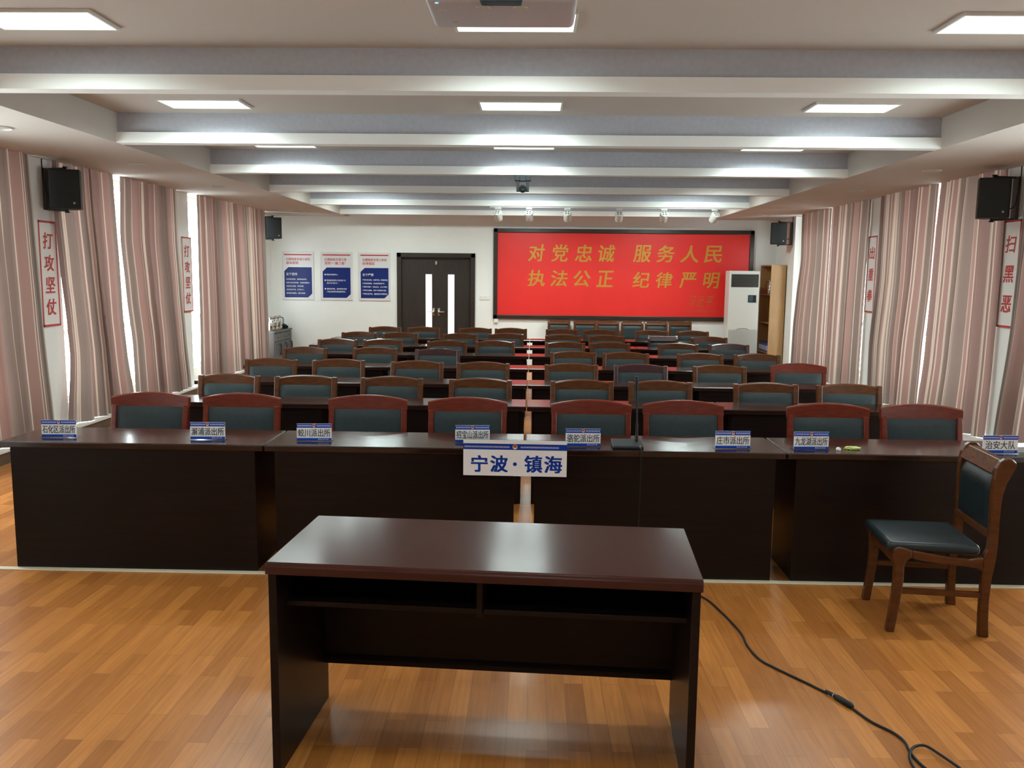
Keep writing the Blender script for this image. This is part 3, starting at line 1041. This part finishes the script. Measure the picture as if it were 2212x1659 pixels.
# ------------------------------------------------------------------ wall signs
def wall_sign(side, yc, z0, h, w, text, label):
    x = XLP + .001 if side == 'left' else XRP - .001
    rz = PI / 2 if side == 'left' else -PI / 2
    t = thing('hanging_sign', label, 'sign', (x, yc, z0), rz, 'red bordered slogan signs on the piers')
    box('board', -w / 2, w / 2, -.014, 0, 0, h, M['signpaper'], t)
    bm = bmesh.new()
    b = .020
    for (a, c, d, e) in ((-w / 2, w / 2, 0, b), (-w / 2, w / 2, h - b, h), (-w / 2, -w / 2 + b, 0, h), (w / 2 - b, w / 2, 0, h)):
        bm_box(bm, a, c, -.016, -.0135, d, e)
    obj('red_border', bm, M['redprint'], t)
    n = len(text)
    ch = .155 if n == 4 else .16
    pitch = (h - .17) / n
    it = []
    for i, c in enumerate(text):
        zc = h - .085 - pitch * (i + .5)
        it.append((c, -.085, .085, zc - ch / 2, zc + ch / 2))
    lettering('brush_character', it, M['redprint'], t, -.0165, bold=.022, shear=.1)
wall_sign('left', 8.40, 1.166, 1.032, .312, '打攻坚仗', 'white sign with red border reading 打攻坚仗 on the near left pier')
wall_sign('left', 11.80, 1.163, 1.028, .325, '打攻坚仗', 'white sign reading 打攻坚仗 on the far left pier, half hidden by curtain glare')
wall_sign('right', 11.82, 1.264, 1.030, .300, '出重拳', 'white sign with red border reading 出重拳 on the far right pier')
wall_sign('right', 8.43, 1.264, 1.030, .312, '扫黑恶', 'white sign with red border reading 扫黑恶 on the near right pier')

# ------------------------------------------------------------------ loudspeakers
def speaker(x, y, z, rz, side, label):
    """x, y: centre of the cabinet; z: its underside; wall plate on the pier behind"""
    t = thing('wall_speaker', label, 'loudspeaker', (x, y, z), rz, 'black wall loudspeakers')
    bm = bmesh.new()
    bm_prism(bm, [(-.135, -.115), (.135, -.115), (.135, .04), (.085, .125), (-.085, .125), (-.135, .04)], 2, 0, .375)
    obj('cabinet', bm, M['black'], t, bevel=.006)
    box('grille', -.125, .125, -.121, -.113, .012, .363, M['grille'], t, bev=.004)
    bm = bmesh.new()
    bm_quad(bm, .07, .088, .045, .063, -.1216)
    obj('badge', bm, M['acintake'], t)
    bm = bmesh.new()
    for zz, s in ((.375, 1), (0, -1)):
        bm_lathe(bm, [(.012, 0), (.012, s * .018), (.022, s * .02), (.022, s * .034)] if s > 0 else [(.022, -.034), (.022, -.02), (.012, -.018), (.012, 0)], (0, .0, zz), 12)
    obj('clamp_knob', bm, M['black'], t)
    # bracket to the pier, built in world axes then moved into the speaker's frame
    inv = Matrix.Rotation(-rz, 4, 'Z')
    xp = ((XL if y > 15.1 else XLP) if side == 'left' else XRP) - x
    s = -1 if side == 'left' else 1
    bm = bmesh.new()
    bm_box(bm, min(xp, xp - s * .03), max(xp, xp - s * .03), -.045, .045, -.01, .39, .003)
    bm_tube(bm, [(xp - s * .02, 0, .39 - .006), (0, 0, .39 + .002)], .010, 8)
    bm_tube(bm, [(xp - s * .02, 0, -.004), (0, 0, -.014)], .010, 8)
    for v in bm.verts:
        v.co = inv @ v.co
    obj('wall_bracket', bm, M['dark'], t)
    bm = bmesh.new()
    pts = spline([(xp - s * .012, -.05, ZS - z), (xp - s * .012, -.052, .40), (xp - s * .03, -.05, .22), (xp - s * .05, -.02, .10), (-s * -.02, .06, .09)], 5)
    bm_tube(bm, pts, .005, 6)
    for v in bm.verts:
        v.co = inv @ v.co
    obj('speaker_cable', bm, M['cable'], t)
speaker(-4.575, 8.43, 2.313, math.radians(22), 'left', 'black loudspeaker on the near left pier above the 打攻坚仗 sign')
speaker(-4.70, 15.55, 2.325, math.radians(28), 'left', 'small looking black loudspeaker in the far left corner by the curtain end')
speaker(4.375, 8.415, 2.303, math.radians(-22), 'right', 'black loudspeaker on the near right pier above the 扫黑恶 sign')
speaker(4.365, 15.55, 2.312, math.radians(-12), 'right', 'black loudspeaker on the far right pier above the bookcase')

# ------------------------------------------------------------------ name plates
def bm_chevrons(bm, x0, x1, n, zc, h, y, right=True):
    p = (x1 - x0) / n
    for i in range(n):
        a = x0 + i * p
        s = 1 if right else -1
        if not right:
            a += p
        pts = [(a, zc + h / 2), (a + s * p * .42, zc + h / 2), (a + s * p * .88, zc), (a + s * p * .42, zc - h / 2), (a, zc - h / 2), (a + s * p * .46, zc)]
        bm.faces.new([bm.verts.new((u, y, v)) for u, v in pts])

def bm_disc(bm, cx, cz, r, y, n=16, a0=0, a1=2 * PI):
    full = abs(a1 - a0 - 2 * PI) < 1e-6
    pts = [(cx + r * math.cos(a0 + (a1 - a0) * k / n), y, cz + r * math.sin(a0 + (a1 - a0) * k / n)) for k in range(n if full else n + 1)]
    bm.faces.new([bm.verts.new(p) for p in pts])

def emblem(parent, cx, cz, r, y):
    bm = bmesh.new()
    bm_disc(bm, cx, cz, r, y)
    e = obj('badge_emblem', bm, M['emblemgold'], parent)
    bm = bmesh.new()
    bm_disc(bm, cx, cz + r * .22, r * .62, y - .0003)
    obj('badge_shield', bm, M['redprint'], e)
    bm = bmesh.new()
    bm_disc(bm, cx, cz - r * .3, r * .5, y - .0006, 10, PI, 2 * PI)
    obj('badge_ribbon', bm, M['signpaper'], e)

def name_plate(x, y, text, label, rz=0.0, foot=True):
    W, Hh = .20, .103
    t = thing('name_plate', label, 'name plate', (x, y, .75), rz, 'name plates along the front desks')
    bm = bmesh.new()
    bm_box(bm, -W / 2 - .006, W / 2 + .006, -.012, .045, 0, .004)
    obj('acrylic_foot', bm, M['acrylic'], t)
    box('card', -W / 2, W / 2, -.002, .002, .004, Hh, M['paper'], t)
    bm = bmesh.new()
    bm_quad(bm, -W / 2, W / 2, Hh - .024, Hh, -.0024)
    bm_quad(bm, -W / 2, W / 2, .004, .019, -.0024)
    obj('blue_bands', bm, M['blue'], t)
    for xa, xb, rt in ((-W / 2 + .004, -.012, True), (.014, W / 2 - .004, False)):
        bm = bmesh.new()
        bm_chevrons(bm, xa, xb, 10, Hh - .012, .009, -.0028, rt)
        obj('chevron_row', bm, M['whiteprint'], t)
    emblem(t, 0, Hh - .011, .010, -.0028)
    n = len(text)
    wd = .186 if n >= 5 else .17
    lettering('station_name', [(text, -wd / 2, wd / 2, .026, .072)], M['ink'], t, -.0026, bold=.010)
    lettering('footer', [('镇海公安分局', .022, .082, .008, .0155)], M['whiteprint'], t, -.0028, res=1)
    return t
NP = [(-2.752, '石化区派出所'), (-1.877, '澥浦派出所'), (-1.256, '蛟川派出所'), (-.337, '招宝山派出所'), (.300, '骆驼派出所'), (1.151, '庄市派出所'), (1.596, '九龙湖派出所'), (2.645, '治安大队')]
NPY = [4.842, 4.842, 4.848, 4.866, 4.806, 4.806, 4.812, 4.790]
for (x, s), y in zip(NP, NPY):
    name_plate(x, y + .01, s, 'small blue and white name plate reading %s on the front desks' % s, math.radians(3.0))

# big sign hooked on the front desks
bs = thing('hanging_name_sign', 'large white sign with blue band reading 宁波·镇海 hung on the front desks', 'sign', (-.086, 4.700, .60), math.radians(-1.0))
W, Hh = .580, .203
box('card', -W / 2, W / 2, -.003, 0, 0, Hh, M['paper'], bs)
bm = bmesh.new()
bm_quad(bm, -W / 2, W / 2, Hh - .054, Hh - .020, -.0034)
obj('blue_band', bm, M['inkblue'], bs)
for xa, xb, n, rt in ((-W / 2 + .006, -.030, 30, True), (.030, W / 2 - .045, 24, False)):
    bm = bmesh.new()
    bm_chevrons(bm, xa, xb, n, Hh - .038, .010, -.0038, rt)
    obj('chevron_row', bm, M['whiteprint'], bs)
emblem(bs, 0, Hh - .037, .0145, -.0038)
lettering('city_character', [('宁', -.244, -.155, .022, .114), ('波', -.136, -.042, .022, .115), ('●', -.010, .010, .058, .078), ('镇', .056, .151, .022, .117), ('海', .167, .262, .022, .117)],
          M['inkblue'], bs, -.0036, bold=.030)
bm = bmesh.new()
bm_box(bm, -W / 2, W / 2, 0, .003, -.001, Hh + .004)
bm_box(bm, -W / 2, W / 2, .003, .075, .1505, .1535)
bm_box(bm, -W / 2, W / 2, -.0055, .003, Hh + .002, Hh + .005)
obj('acrylic_holder', bm, M['acrylic'], bs)

# ------------------------------------------------------------------ microphone
mc = thing('gooseneck_microphone', 'black gooseneck microphone standing on the front desk between 骆驼 and 庄市 plates', 'microphone', (.555, 4.80, .7505))
bm = bmesh.new()
bm_prism(bm, [(-.045, 0), (.10, 0), (.10, .035), (-.035, .018), (-.045, .012)], 0, -.090, .085)
obj('base', bm, M['black'], mc, bevel=.004)
bm = bmesh.new()
bm_tube(bm, spline([(.055, .06, .03), (.055, .062, .14), (.052, .065, .26), (.048, .062, .33)], 6), [.0075] * 6 + [.005] * 13, 10)
bm_lathe(bm, [(.011, .028), (.011, .055), (.008, .065)], (.055, .06, 0), 12)
obj('gooseneck', bm, M['black'], mc, smooth=True)
bm = bmesh.new()
bm_tube(bm, [(.0485, .0625, .325), (.047, .062, .34), (.045, .06, .40), (.0445, .0595, .404)], [.007, .011, .011, .008], 12)
obj('capsule', bm, M['grille'], mc, smooth=True)
bm = bmesh.new()
bm_tube(bm, spline([(.06, -.036, .014), (.062, -.085, .016), (.062, -.108, .000), (.063, -.106, -.10), (.063, -.101, -.22), (.060, -.096, -.45), (.055, -.108, -.745)], 6), .0032, 6)
obj('mic_lead', bm, M['cable'], mc)
bm = bmesh.new()
bm_lathe(bm, [(.006, 0), (.006, .012)], (.062, -.05, .008), 8)
obj('plug_ring', bm, M['chrome'], mc)

# ------------------------------------------------------------------ floor cable
cb = thing('floor_cable', 'black cable with an inline connector snaking over the wood floor', 'cable', (0, 0, 0))
z = .0055
pa = [(.60, 4.64), (.80, 4.57), (.939, 4.46), (.998, 4.24), (1.034, 3.995), (1.030, 3.854), (1.050, 3.708), (1.107, 3.610), (1.189, 3.493), (1.250, 3.40)]
pb = [(1.306, 3.285), (1.345, 3.175), (1.398, 3.095), (1.412, 3.03), (1.402, 2.95), (1.412, 2.86), (1.46, 2.76), (1.52, 2.74), (1.545, 2.82), (1.500, 2.93), (1.468, 2.995), (1.415, 2.975), (1.380, 2.91), (1.372, 2.80), (1.38, 2.62), (1.45, 2.45)]
bm = bmesh.new()
bm_tube(bm, spline([(x, y, z) for x, y in pa], 6), .0052, 8)
bm_tube(bm, spline([(x, y, z + (.009 if 9 <= i <= 11 else 0)) for i, (x, y) in enumerate(pb)], 6), .0052, 8)
obj('lead', bm, M['cable'], cb, smooth=True)
bm = bmesh.new()
a, b = Vector((1.246, 3.408, .0125)), Vector((1.310, 3.278, .0125))
d = b - a
bm_tube(bm, [a, a + d * .12, a + d * .30, a + d * .32, a + d * .36, a + d * .42, a + d * .94, b], [.006, .008, .009, .007, .009, .0125, .0125, .007], 12)
obj('connector', bm, M['black'], cb, smooth=True)
bm = bmesh.new()
bm_tube(bm, [a + d * .30, a + d * .33], .0102, 12)
obj('connector_ring', bm, M['chrome'], cb)

# ------------------------------------------------------------------ small things on the desk
def crumple(name, loc, sx, sy, sz, seed, material, label, cat):
    rnd = random.Random(seed)
    bm = bmesh.new()
    bmesh.ops.create_icosphere(bm, subdivisions=3, radius=1)
    for v in bm.verts:
        k = .72 + .45 * rnd.random()
        v.co = Vector((v.co.x * sx * k, v.co.y * sy * k, max(0, (v.co.z + .55) * sz * (k if v.co.z > -.4 else 1))))
    o = obj(name, bm, material)
    o.location = loc
    return tag(o, label, cat)
crumple('candy_wrapper', (1.845, 4.86, .75), .048, .022, .011, 3, M['wrapper'], 'crumpled yellow-green wrapper lying on the front desk beside the 九龙湖 plate', 'wrapper')
crumple('paper_scrap', (1.752, 4.82, .75), .014, .012, .011, 5, M['tissue'], 'small scrap of white paper on the front desk left of the yellow wrapper', 'paper')
bm = bmesh.new()
for i in range(8):
    bm_box(bm, -.10, .10, -.06, .06, i * .004, i * .004 + .003)
o = obj('paper_stack', bm, M['tissue'])
o.location = (2.855 - .07, 4.90, .75)
o.rotation_euler = (0, 0, .1)
tag(o, 'low stack of white paper at the right edge of the front desks, beside the 治安 plate', 'paper')

# ------------------------------------------------------------------ projector
pj = thing('ceiling_projector', 'white projector hanging from the ceiling at the top centre', 'projector', (-.102, 2.72, 2.50))
bm = bmesh.new()
bm_box(bm, -.222, .222, -.138, .135, 0, .105, .018, 3)
obj('casing', bm, M['projbody'], pj, smooth=True)
bm = bmesh.new()
bm_box(bm, -.062, .062, -.152, -.10, -.001, .075, .006)
obj('lens_hood', bm, M['slate'], pj)
bm = bmesh.new()
bm_tube(bm, [(0, 0, .10), (0, 0, ZC - 2.5)], .022, 14)
bm_box(bm, -.07, .07, -.07, .07, ZC - 2.5 - .012, ZC - 2.5)
bm_box(bm, -.06, .06, -.06, .06, .10, .115)
obj('ceiling_mount', bm, M['white_metal'], pj)
for x, y, r in ((-.055, -.085, .022), (.055, -.085, .022), (-.178, -.055, .010), (-.150, .06, .008)):
    bm = bmesh.new()
    bm_lathe(bm, [(r, -.004), (r, .002)], (x, y, 0), 16)
    obj('foot_pad', bm, M['acintake'], pj)
bm = bmesh.new()
bm_lathe(bm, [(.005, -.0015), (.005, .002)], (-.188, -.122, .002), 10)
obj('status_light', bm, M['led'], pj)

# ------------------------------------------------------------------ dome camera under the third beam
pc = thing('conference_camera', 'black pan-tilt camera hanging upside down under a ceiling beam', 'camera', (-.122, 9.46, ZS))
bm = bmesh.new()
bm_box(bm, -.085, .085, -.045, .05, -.062, -.002, .006)
bm_box(bm, -.032, .032, -.055, .045, -.065, 0, .004)
obj('base', bm, M['black'], pc)
bm = bmesh.new()
bm_box(bm, -.068, -.038, -.035, .035, -.172, -.06, .004)
bm_box(bm, .038, .068, -.035, .035, -.172, -.06, .004)
bm_box(bm, -.068, .068, -.005, .035, -.172, -.125, .004)
obj('yoke', bm, M['black'], pc)
bm = bmesh.new()
bm_tube(bm, [(0, -.055, -.150), (0, -.05, -.147), (0, .05, -.140)], [.034, .042, .042], 18)
obj('camera_head', bm, M['black'], pc, smooth=True)
bm = bmesh.new()
bm_tube(bm, [(0, -.060, -.151), (0, -.054, -.150)], .022, 16)
obj('lens', bm, M['black'], pc)

# ------------------------------------------------------------------ spotlight track
yt = 3.094 + 2.106 * 5
tk = box('lighting_track', -.69, 3.16, yt + .02, yt + .055, ZS - .022, ZS, M['white_metal'], bev=.003)
tag(tk, 'long white lighting track under the beam in front of the red board', 'light track')
def make_spot():
    t = thing('track_spotlight', 'x', 'spotlight', (0, 0, 0), 0, 'white spotlights on the track')
    box('adapter', -.05, .05, -.017, .017, -.025, 0, M['white_metal'], t, bev=.004)
    bm = bmesh.new()
    for s in (-1, 1):
        bm_tube(bm, spline([(s * .022, 0, -.02), (s * .055, .0, -.07), (s * .066, .0, -.11)], 4), .0045, 6)
    obj('yoke', bm, M['white_metal'], t)
    ax = Vector((.0, .72, -.69)).normalized()
    c = Vector((0, .0, -.115))
    bm = bmesh.new()
    bm_tube(bm, [c - ax * .06, c - ax * .052, c + ax * .075, c + ax * .09], [.052, .060, .060, .055], 20)
    obj('lamp_body', bm, M['white_metal'], t, smooth=True)
    bm = bmesh.new()
    u = ax.cross(Vector((1, 0, 0))).normalized()
    for k in range(4):
        q = c - ax * .061 + (Vector((1, 0, 0)) * math.cos(PI / 4 + k * PI / 2) + u * math.sin(PI / 4 + k * PI / 2)) * .030
        bm_tube(bm, [q, q + ax * .002], .012, 10)
    obj('vent_hole', bm, M['dark'], t)
    ld_ = bpy.data.lights.new('spot_beam', 'SPOT')
    ld_.energy = SPOT_POWER
    ld_.color = (1.0, 0.96, 0.88)
    ld_.spot_size = math.radians(95)
    ld_.spot_blend = 0.8
    ld_.shadow_soft_size = .04
    lo = bpy.data.objects.new('spot_beam', ld_)
    C.objects.link(lo)
    lo.parent = t
    lo.location = c + ax * .095
    lo.rotation_mode = 'QUATERNION'
    lo.rotation_quaternion = ax.to_track_quat('-Z', 'Y')
    return t
sp0 = make_spot()
SX = [(-.56, .25), (-.07, .15), (.53, .10), (1.34, 0), (2.04, -.05), (2.83, -.45)]
SL = ['leftmost of the six on the track, above the board corner', 'second from left on the track', 'third from left on the track', 'fourth from left on the track', 'fifth from left on the track',
      'rightmost on the track, turned to the left']
for i, (x, rz) in enumerate(SX):
    lab = 'white spotlight, %s' % SL[i]
    loc = (x, yt + .037, ZS - .022)
    if i == 0:
        sp0.location = loc
        sp0.rotation_euler = (0, 0, -rz)
        sp0['label'] = lab
    else:
        dup(sp0, loc, -rz, lab)

# ------------------------------------------------------------------ wall switches and socket
for x, lab in ((-.965, 'white light switch plate beside the door, left one of the pair'), (-.867, 'white light switch plate beside the red board, right one of the pair')):
    t = thing('switch_plate', lab, 'switch', (x, YB, 1.235), 0, 'light switches beside the door')
    box('plate', -.044, .044, -.010, 0, 0, .088, M['white_plastic'], t, bev=.003)
    for s in (-1, 1):
        box('rocker', -.034 if s < 0 else .002, -.002 if s < 0 else .034, -.014, -.009, .012, .076, M['white_plastic'], t, bev=.002)
t = thing('wall_socket', 'white socket box on the back wall below the left corner of the red board', 'socket', (-.695, YB, .805))
box('housing', -.04, .04, -.045, 0, 0, .086, M['white_plastic'], t, bev=.006)
box('cover', -.033, .033, -.049, -.044, .012, .074, M['white_plastic'], t, bev=.003)

# ------------------------------------------------------------------ floor-standing air conditioner
ac = thing('air_conditioner', 'tall white floor-standing air conditioner in front of the red board', 'air conditioner', (3.85, 15.74, 0))
box('casing', -.275, .275, 0, .34, 0, 1.838, M['white_metal'], ac, bev=.012)
bm = bmesh.new()
bm_box(bm, -.240, .250, -.004, .01, 1.545, 1.778)
o = obj('air_outlet', bm, M['acslot'], ac)
bm = bmesh.new()
for i in range(9):
    z = 1.560 + i * .0255
    bm_box(bm, -.238, .248, -.010, -.003, z, z + .012)
obj('louvre', bm, M['acgrille'], o)
o = box('control_panel', .075, .220, -.012, .002, 1.268, 1.402, M['black'], ac, bev=.004)
box('display', .090, .160, -.0135, -.011, 1.285, 1.388, M['slate'], o)
bm = bmesh.new()
bm_box(bm, -.262, .262, -.006, .004, .06, .775)
o = obj('intake_grille', bm, M['acintake'], ac)
bm = bmesh.new()
for i in range(46):
    z = .075 + i * .015
    bm_box(bm, -.255, .255, -.009, -.005, z, z + .008)
obj('intake_slats', bm, M['acintake'], o)
bm = bmesh.new()
bm_tube(bm, spline([(-.11, -.004, .778), (-.05, -.006, .790), (.05, -.006, .790), (.10, -.004, .776)], 5), .004, 6)
obj('grille_catch', bm, M['dark'], ac)

# ------------------------------------------------------------------ bookcase in the right corner
bc = thing('open_bookcase', 'light oak open bookcase standing in the right back corner', 'bookcase', (4.317, 15.72, 0))
Hb, Db, Lb = 1.952, .268, .72
box('side_panel', 0, Db, 0, .022, 0, Hb, M['oak'], bc)
box('side_panel', 0, Db, Lb - .022, Lb, 0, Hb, M['oak'], bc)
box('back_panel', Db - .012, Db, .022, Lb - .022, 0, Hb, M['oak'], bc)
box('top_board', 0, Db - .012, .022, Lb - .022, Hb - .022, Hb, M['oak'], bc)
SHZ = [.02, .335, .880, 1.397]
for z in SHZ:
    box('shelf', .006, Db - .012, .022, Lb - .022, z, z + .02, M['oak'], bc)

def thermos(x, y, z, label, rz=0.0, group='steel thermos flasks'):
    t = thing('thermos_flask', label, 'thermos', (x, y, z), rz, group)
    bm = bmesh.new()
    bm_lathe(bm, [(.050, 0), (.054, .01), (.055, .10), (.051, .14), (.038, .185), (.030, .205), (.030, .215)], n=20)
    obj('body', bm, M['chrome'], t, smooth=True)
    bm = bmesh.new()
    bm_lathe(bm, [(.033, .215), (.036, .222), (.034, .245), (.020, .258), (.012, .262)], n=16)
    bm_box(bm, -.05, -.02, -.012, .012, .225, .240)
    obj('lid', bm, M['chrome'], t, smooth=True)
    bm = bmesh.new()
    bm_tube(bm, spline([(.030, 0, .225), (.075, 0, .215), (.085, 0, .16), (.078, 0, .09), (.052, 0, .07)], 5), .006, 6)
    obj('handle', bm, M['dark'], t, smooth=True)
    return t
th0 = thermos(4.395, 16.03, SHZ[3] + .021, 'steel thermos flask on the top shelf of the oak bookcase', PI)
for i in range(7):
    o = thing('box_file', 'blue box file on the lower shelf of the oak bookcase, %s from the near end' % ORD[i], 'file', (4.332, 15.755 + i * .092, SHZ[1] + .021), 0, 'blue files in the bookcase')
    box('cover', 0, .22, 0, .082, 0, .165, M['folderblue'], o, bev=.004)
    box('spine_label', -.0015, .0, .012, .066, .03, .115, M['paper'], o)

# ------------------------------------------------------------------ grey cabinet with flasks
cz = .663
ca = thing('sideboard_cabinet', 'low grey cabinet with drawers and doors in the left back corner', 'cabinet', (-4.64, 15.32, 0))
Lc, Dc = 1.06, .345
box('carcass', -Dc, -.012, 0, Lc, .05, cz - .03, M['cabside'], ca)
box('cabinet_top', -Dc - .005, .014, -.012, Lc + .012, cz - .032, cz, M['cabinet'], ca, bev=.004)
box('plinth', -Dc, -.03, .01, Lc - .01, 0, .05, M['cabside'], ca)
for i in range(3):
    a, b = i * Lc / 3 + .006, (i + 1) * Lc / 3 - .006
    d = box('drawer', -.012, .004, a, b, cz - .19, cz - .05, M['cabinet'], ca, bev=.002)
    bm = bmesh.new()
    bm_tube(bm, [(.004, (a + b) / 2, cz - .12), (.018, (a + b) / 2, cz - .12)], [.006, .011], 10)
    obj('knob', bm, M['dark'], d)
    d = box('door', -.012, .004, a, b, .06, cz - .20, M['cabinet'], ca, bev=.002)
    bm = bmesh.new()
    yy = b - .06
    bm_tube(bm, spline([(.004, yy - .05, cz - .245), (.026, yy - .02, cz - .25), (.03, yy, cz - .30), (.026, yy, cz - .40), (.006, yy + .005, cz - .45)], 5), .011, 8)
    obj('handle', bm, M['dark'], d, smooth=True)
TL = ['nearest', 'second', 'third', 'fourth', 'fifth', 'sixth']
for i in range(6):
    o = dup(th0, (-4.745 - .02 * (i % 2), 15.40 + i * .125, cz), 0, 'steel thermos flask on the grey cabinet, %s from the curtain in the row' % TL[i], 'steel thermos flasks')
o = crumple('black_pouch', (-4.76, 16.22, cz), .10, .085, .055, 9, M['black'], 'black pouch lying on the grey cabinet beside the flasks', 'pouch')

# prototypes that were never placed
for k, p in PROTO.items():
    if k not in USED:
        for ch in list(p.children):
            bpy.data.objects.remove(ch)
        bpy.data.objects.remove(p)
